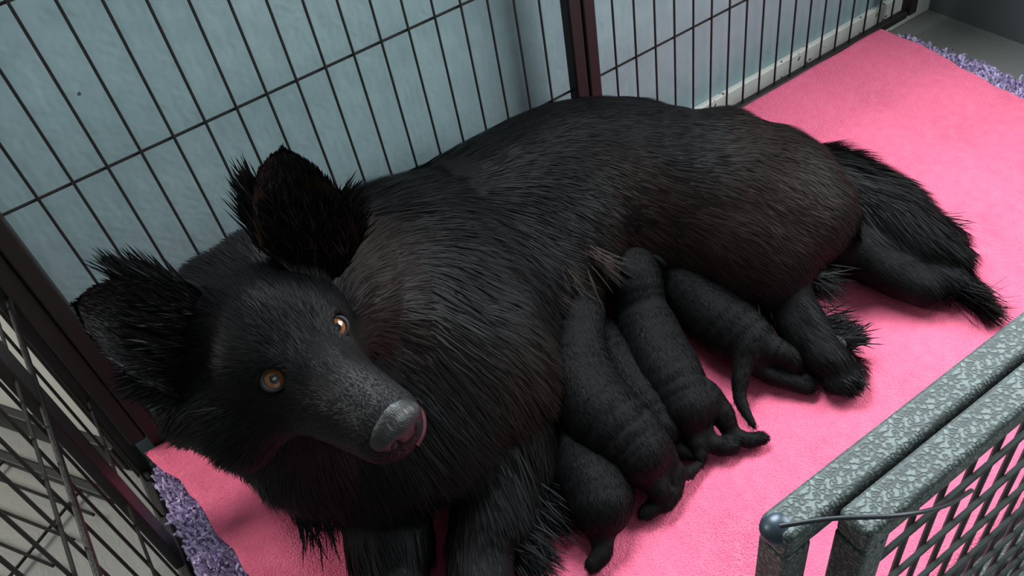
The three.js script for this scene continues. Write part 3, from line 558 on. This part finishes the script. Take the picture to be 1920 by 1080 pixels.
  const nl = bounds(np, 0.006); const nose = surfaceNet(field(np, 0.008, [{ a: [-0.0125, -0.036, 0.108], r: 0.0052, k: 0.004 }, { a: [0.0125, -0.036, 0.108], r: 0.0052, k: 0.004 }]), nl[0], nl[1], 0.0015);
  { const p = nose.attributes.position, uv = []; for (let i = 0; i < p.count; i++) uv.push(p.getX(i) * 30, (p.getY(i) + p.getZ(i)) * 30); nose.setAttribute('uv', new THREE.Float32BufferAttribute(uv, 2)); }
  part('nose', hx(nose), M.nose, dog);
  for (const s of [-1, 1]) { const g = new THREE.SphereGeometry(0.0042, 14, 10); g.scale(1, 1.1, 0.6); g.translate(s * 0.0125, -0.0365, 0.1025); part('nostril', hx(g), M.nostril, dog); }
  const lipc = new THREE.CatmullRomCurve3([V(0.004, -0.0555, 0.1035), V(0.017, -0.0535, 0.0995), V(0.0282, -0.0505, 0.0885), V(0.0332, -0.050, 0.072)]);
  part('lip', hx(new THREE.TubeGeometry(lipc, 24, 0.0026, 8)), M.lip, dog);
  for (const [x, y, z] of [[0.827, 0.034, 0.464], [0.819, 0.027, 0.486]]) { const g = new THREE.SphereGeometry(0.0075, 16, 12); g.scale(0.6, 1.1, 1.2); g.translate(x, y, z); part('paw_pad', off(g), M.pad, dog); }
}

// ------------------------------------------------------------------ the puppies
const PB = [0.0062, 0.0058, 0.006];
function puppy(label, base, spine, limbs, extras = {}) {
  const g = thing('puppy', label, 'puppy', base, 'nursing black puppies');
  const prims = [...chain(spine, 0.02)];
  for (const l of limbs) prims.push(...chain(l, 0.006));
  for (const b of extras.balls ?? []) prims.push(ball(b.slice(0, 3), b[3], 0.012));
  const [lo, hi] = bounds(prims, 0.008), geo = surfaceNet(field(prims, 0.015), lo, hi, 0.0034), s = sampler(geo), coat = new Coat(24000);
  const len = Math.hypot(...spine[0].slice(0, 3).map((v, q) => v - spine.at(-1)[q]));
  const paths = [spine, ...limbs];
  for (let i = 0; i < 24000; i++) {
    const [p, n] = s.pick(); if (n[1] < -0.6 || p[1] < 0.003) continue;
    let best = 1e9, d = [0, 0, 1];
    for (const path of paths) for (let k = 1; k < path.length; k++) { const a = path[k - 1], b = path[k], ab = [b[0] - a[0], b[1] - a[1], b[2] - a[2]], t = clamp(((p[0] - a[0]) * ab[0] + (p[1] - a[1]) * ab[1] + (p[2] - a[2]) * ab[2]) / (ab[0] ** 2 + ab[1] ** 2 + ab[2] ** 2), 0, 1), dd = Math.hypot(p[0] - a[0] - ab[0] * t, p[1] - a[1] - ab[1] * t, p[2] - a[2] - ab[2] * t) - lerp(a[3], b[3], t); if (dd < best) { best = dd; d = unit(ab); } }
    const v = 0.75 + 0.5 * rnd(); coat.add(p[0] - n[0] * 0.0008, p[1] - n[1] * 0.0008, p[2] - n[2] * 0.0008, n, tangent([d[0] + rs(0.3), d[1] - 0.25 + rs(0.3), d[2] + rs(0.3)], n), 0.0075 * (0.6 + 0.7 * rnd()), 0.2 + 0.12 * rnd(), 0.1, 0.0008, PB.map((c) => c * v));
  }
  geo.translate(-base[0], -base[1], -base[2]); part('body', geo, M.pup, g);
  const f = part('fur', coat.build(base), M.pupfur, g); f.userData.kind = 'stuff';
  for (const e of extras.ears ?? []) {
    const s0 = new THREE.SphereGeometry(1, 20, 14); s0.scale(e.s[0], e.s[1], e.s[2]); s0.rotateY(e.ry ?? 0); s0.rotateX(e.rx ?? 0); s0.translate(e.p[0] - base[0], e.p[1] - base[1], e.p[2] - base[2]); part('ear', s0, M.pup, g);
  }
  for (const e of extras.pads ?? []) { const s0 = new THREE.SphereGeometry(e[3], 12, 10); s0.translate(e[0] - base[0], e[1] - base[1], e[2] - base[2]); part('paw_pad', s0, M.pad, g); }
  return g;
}
puppy('black puppy nursing nearest the hind paw, its tail hanging straight down on the pink blanket', [0.745, 0, 0.34],
  [[0.738, 0.086, 0.235, 0.036], [0.743, 0.066, 0.27, 0.034], [0.745, 0.054, 0.31, 0.040], [0.745, 0.045, 0.355, 0.041], [0.7482, 0.036, 0.3945, 0.033]],
  [[[0.7361, 0.045, 0.4103, 0.013], [0.7131, 0.03, 0.4216, 0.0105], [0.6936, 0.016, 0.4405, 0.0075], [0.6836, 0.009, 0.4702, 0.004]],
   [[0.7567, 0.035, 0.4118, 0.02], [0.7664, 0.035, 0.4398, 0.014], [0.774, 0.014, 0.4555, 0.010], [0.7719, 0.011, 0.4673, 0.009]],
   [[0.7419, 0.022, 0.4148, 0.016], [0.7437, 0.016, 0.4345, 0.011], [0.7557, 0.013, 0.4563, 0.010], [0.765, 0.011, 0.4736, 0.009]]]);
puppy('black puppy in the middle, one ear showing, hind feet splayed to the right', [0.66, 0, 0.35],
  [[0.7028, 0.094, 0.2475, 0.033], [0.6839, 0.087, 0.2665, 0.0365], [0.6718, 0.068, 0.2956, 0.031], [0.6581, 0.053, 0.3274, 0.038], [0.6406, 0.046, 0.3755, 0.04], [0.6286, 0.038, 0.422, 0.032]],
  [[[0.6193, 0.032, 0.4305, 0.015], [0.6151, 0.022, 0.4506, 0.011], [0.61, 0.015, 0.4638, 0.008], [0.6047, 0.010, 0.4721, 0.004]],
   [[0.6514, 0.04, 0.424, 0.021], [0.6581, 0.03, 0.4444, 0.014], [0.656, 0.013, 0.4657, 0.010], [0.6624, 0.011, 0.4823, 0.009], [0.6754, 0.010, 0.4895, 0.008]],
   [[0.6279, 0.022, 0.4427, 0.015], [0.628, 0.015, 0.4598, 0.011], [0.6339, 0.013, 0.4703, 0.011], [0.6415, 0.011, 0.4758, 0.010]]],
  { ears: [{ p: [0.672, 0.120, 0.276], s: [0.009, 0.004, 0.013], rx: 0.7, ry: 0.4 }, { p: [0.715, 0.106, 0.277], s: [0.005, 0.010, 0.013], rx: 0.5, ry: 0.3 }] });
puppy('black puppy with upturned tail tip, nursing left of the middle puppy', [0.56, 0, 0.36],
  [[0.593, 0.097, 0.272, 0.035], [0.5692, 0.09, 0.3031, 0.033], [0.5444, 0.076, 0.3386, 0.042], [0.538, 0.066, 0.3887, 0.044], [0.5436, 0.05, 0.4393, 0.034]],
  [[[0.5673, 0.07, 0.4282, 0.014], [0.5696, 0.05, 0.4505, 0.0115], [0.5719, 0.028, 0.466, 0.0085], [0.5815, 0.015, 0.4746, 0.007], [0.6029, 0.011, 0.4715, 0.004]],
   [[0.5418, 0.036, 0.452, 0.02], [0.5411, 0.026, 0.473, 0.013], [0.5384, 0.014, 0.4807, 0.01], [0.5198, 0.01, 0.4806, 0.009]],
   [[0.5602, 0.03, 0.4493, 0.018], [0.5656, 0.022, 0.4671, 0.013], [0.5574, 0.014, 0.4795, 0.011], [0.5418, 0.012, 0.4852, 0.01]]]);
puppy('black puppy mostly hidden in the gap between two nursing littermates', [0.605, 0, 0.35],
  [[0.616, 0.045, 0.2878, 0.03], [0.6101, 0.038, 0.33, 0.035], [0.6002, 0.035, 0.3802, 0.034], [0.5921, 0.03, 0.417, 0.026]],
  [[[0.595, 0.02, 0.425, 0.014], [0.598, 0.012, 0.445, 0.010], [0.602, 0.010, 0.455, 0.008]]]);
puppy('black puppy curled up beside the dog\'s foreleg at the bottom edge', [0.495, 0, 0.40],
  [[0.5156, 0.036, 0.319, 0.032], [0.5009, 0.035, 0.3728, 0.034], [0.4902, 0.037, 0.4273, 0.037], [0.4796, 0.035, 0.4543, 0.034]],
  [[[0.5115, 0.05, 0.4384, 0.013], [0.5116, 0.032, 0.4561, 0.010], [0.495, 0.014, 0.4684, 0.008], [0.4744, 0.010, 0.4759, 0.004]],
   [[0.4609, 0.025, 0.4357, 0.016], [0.4431, 0.014, 0.4402, 0.010], [0.4342, 0.011, 0.4211, 0.009]],
   [[0.468, 0.022, 0.468, 0.016], [0.455, 0.014, 0.487, 0.011], [0.44, 0.011, 0.492, 0.009]]]);

renderer.render(scene, camera);
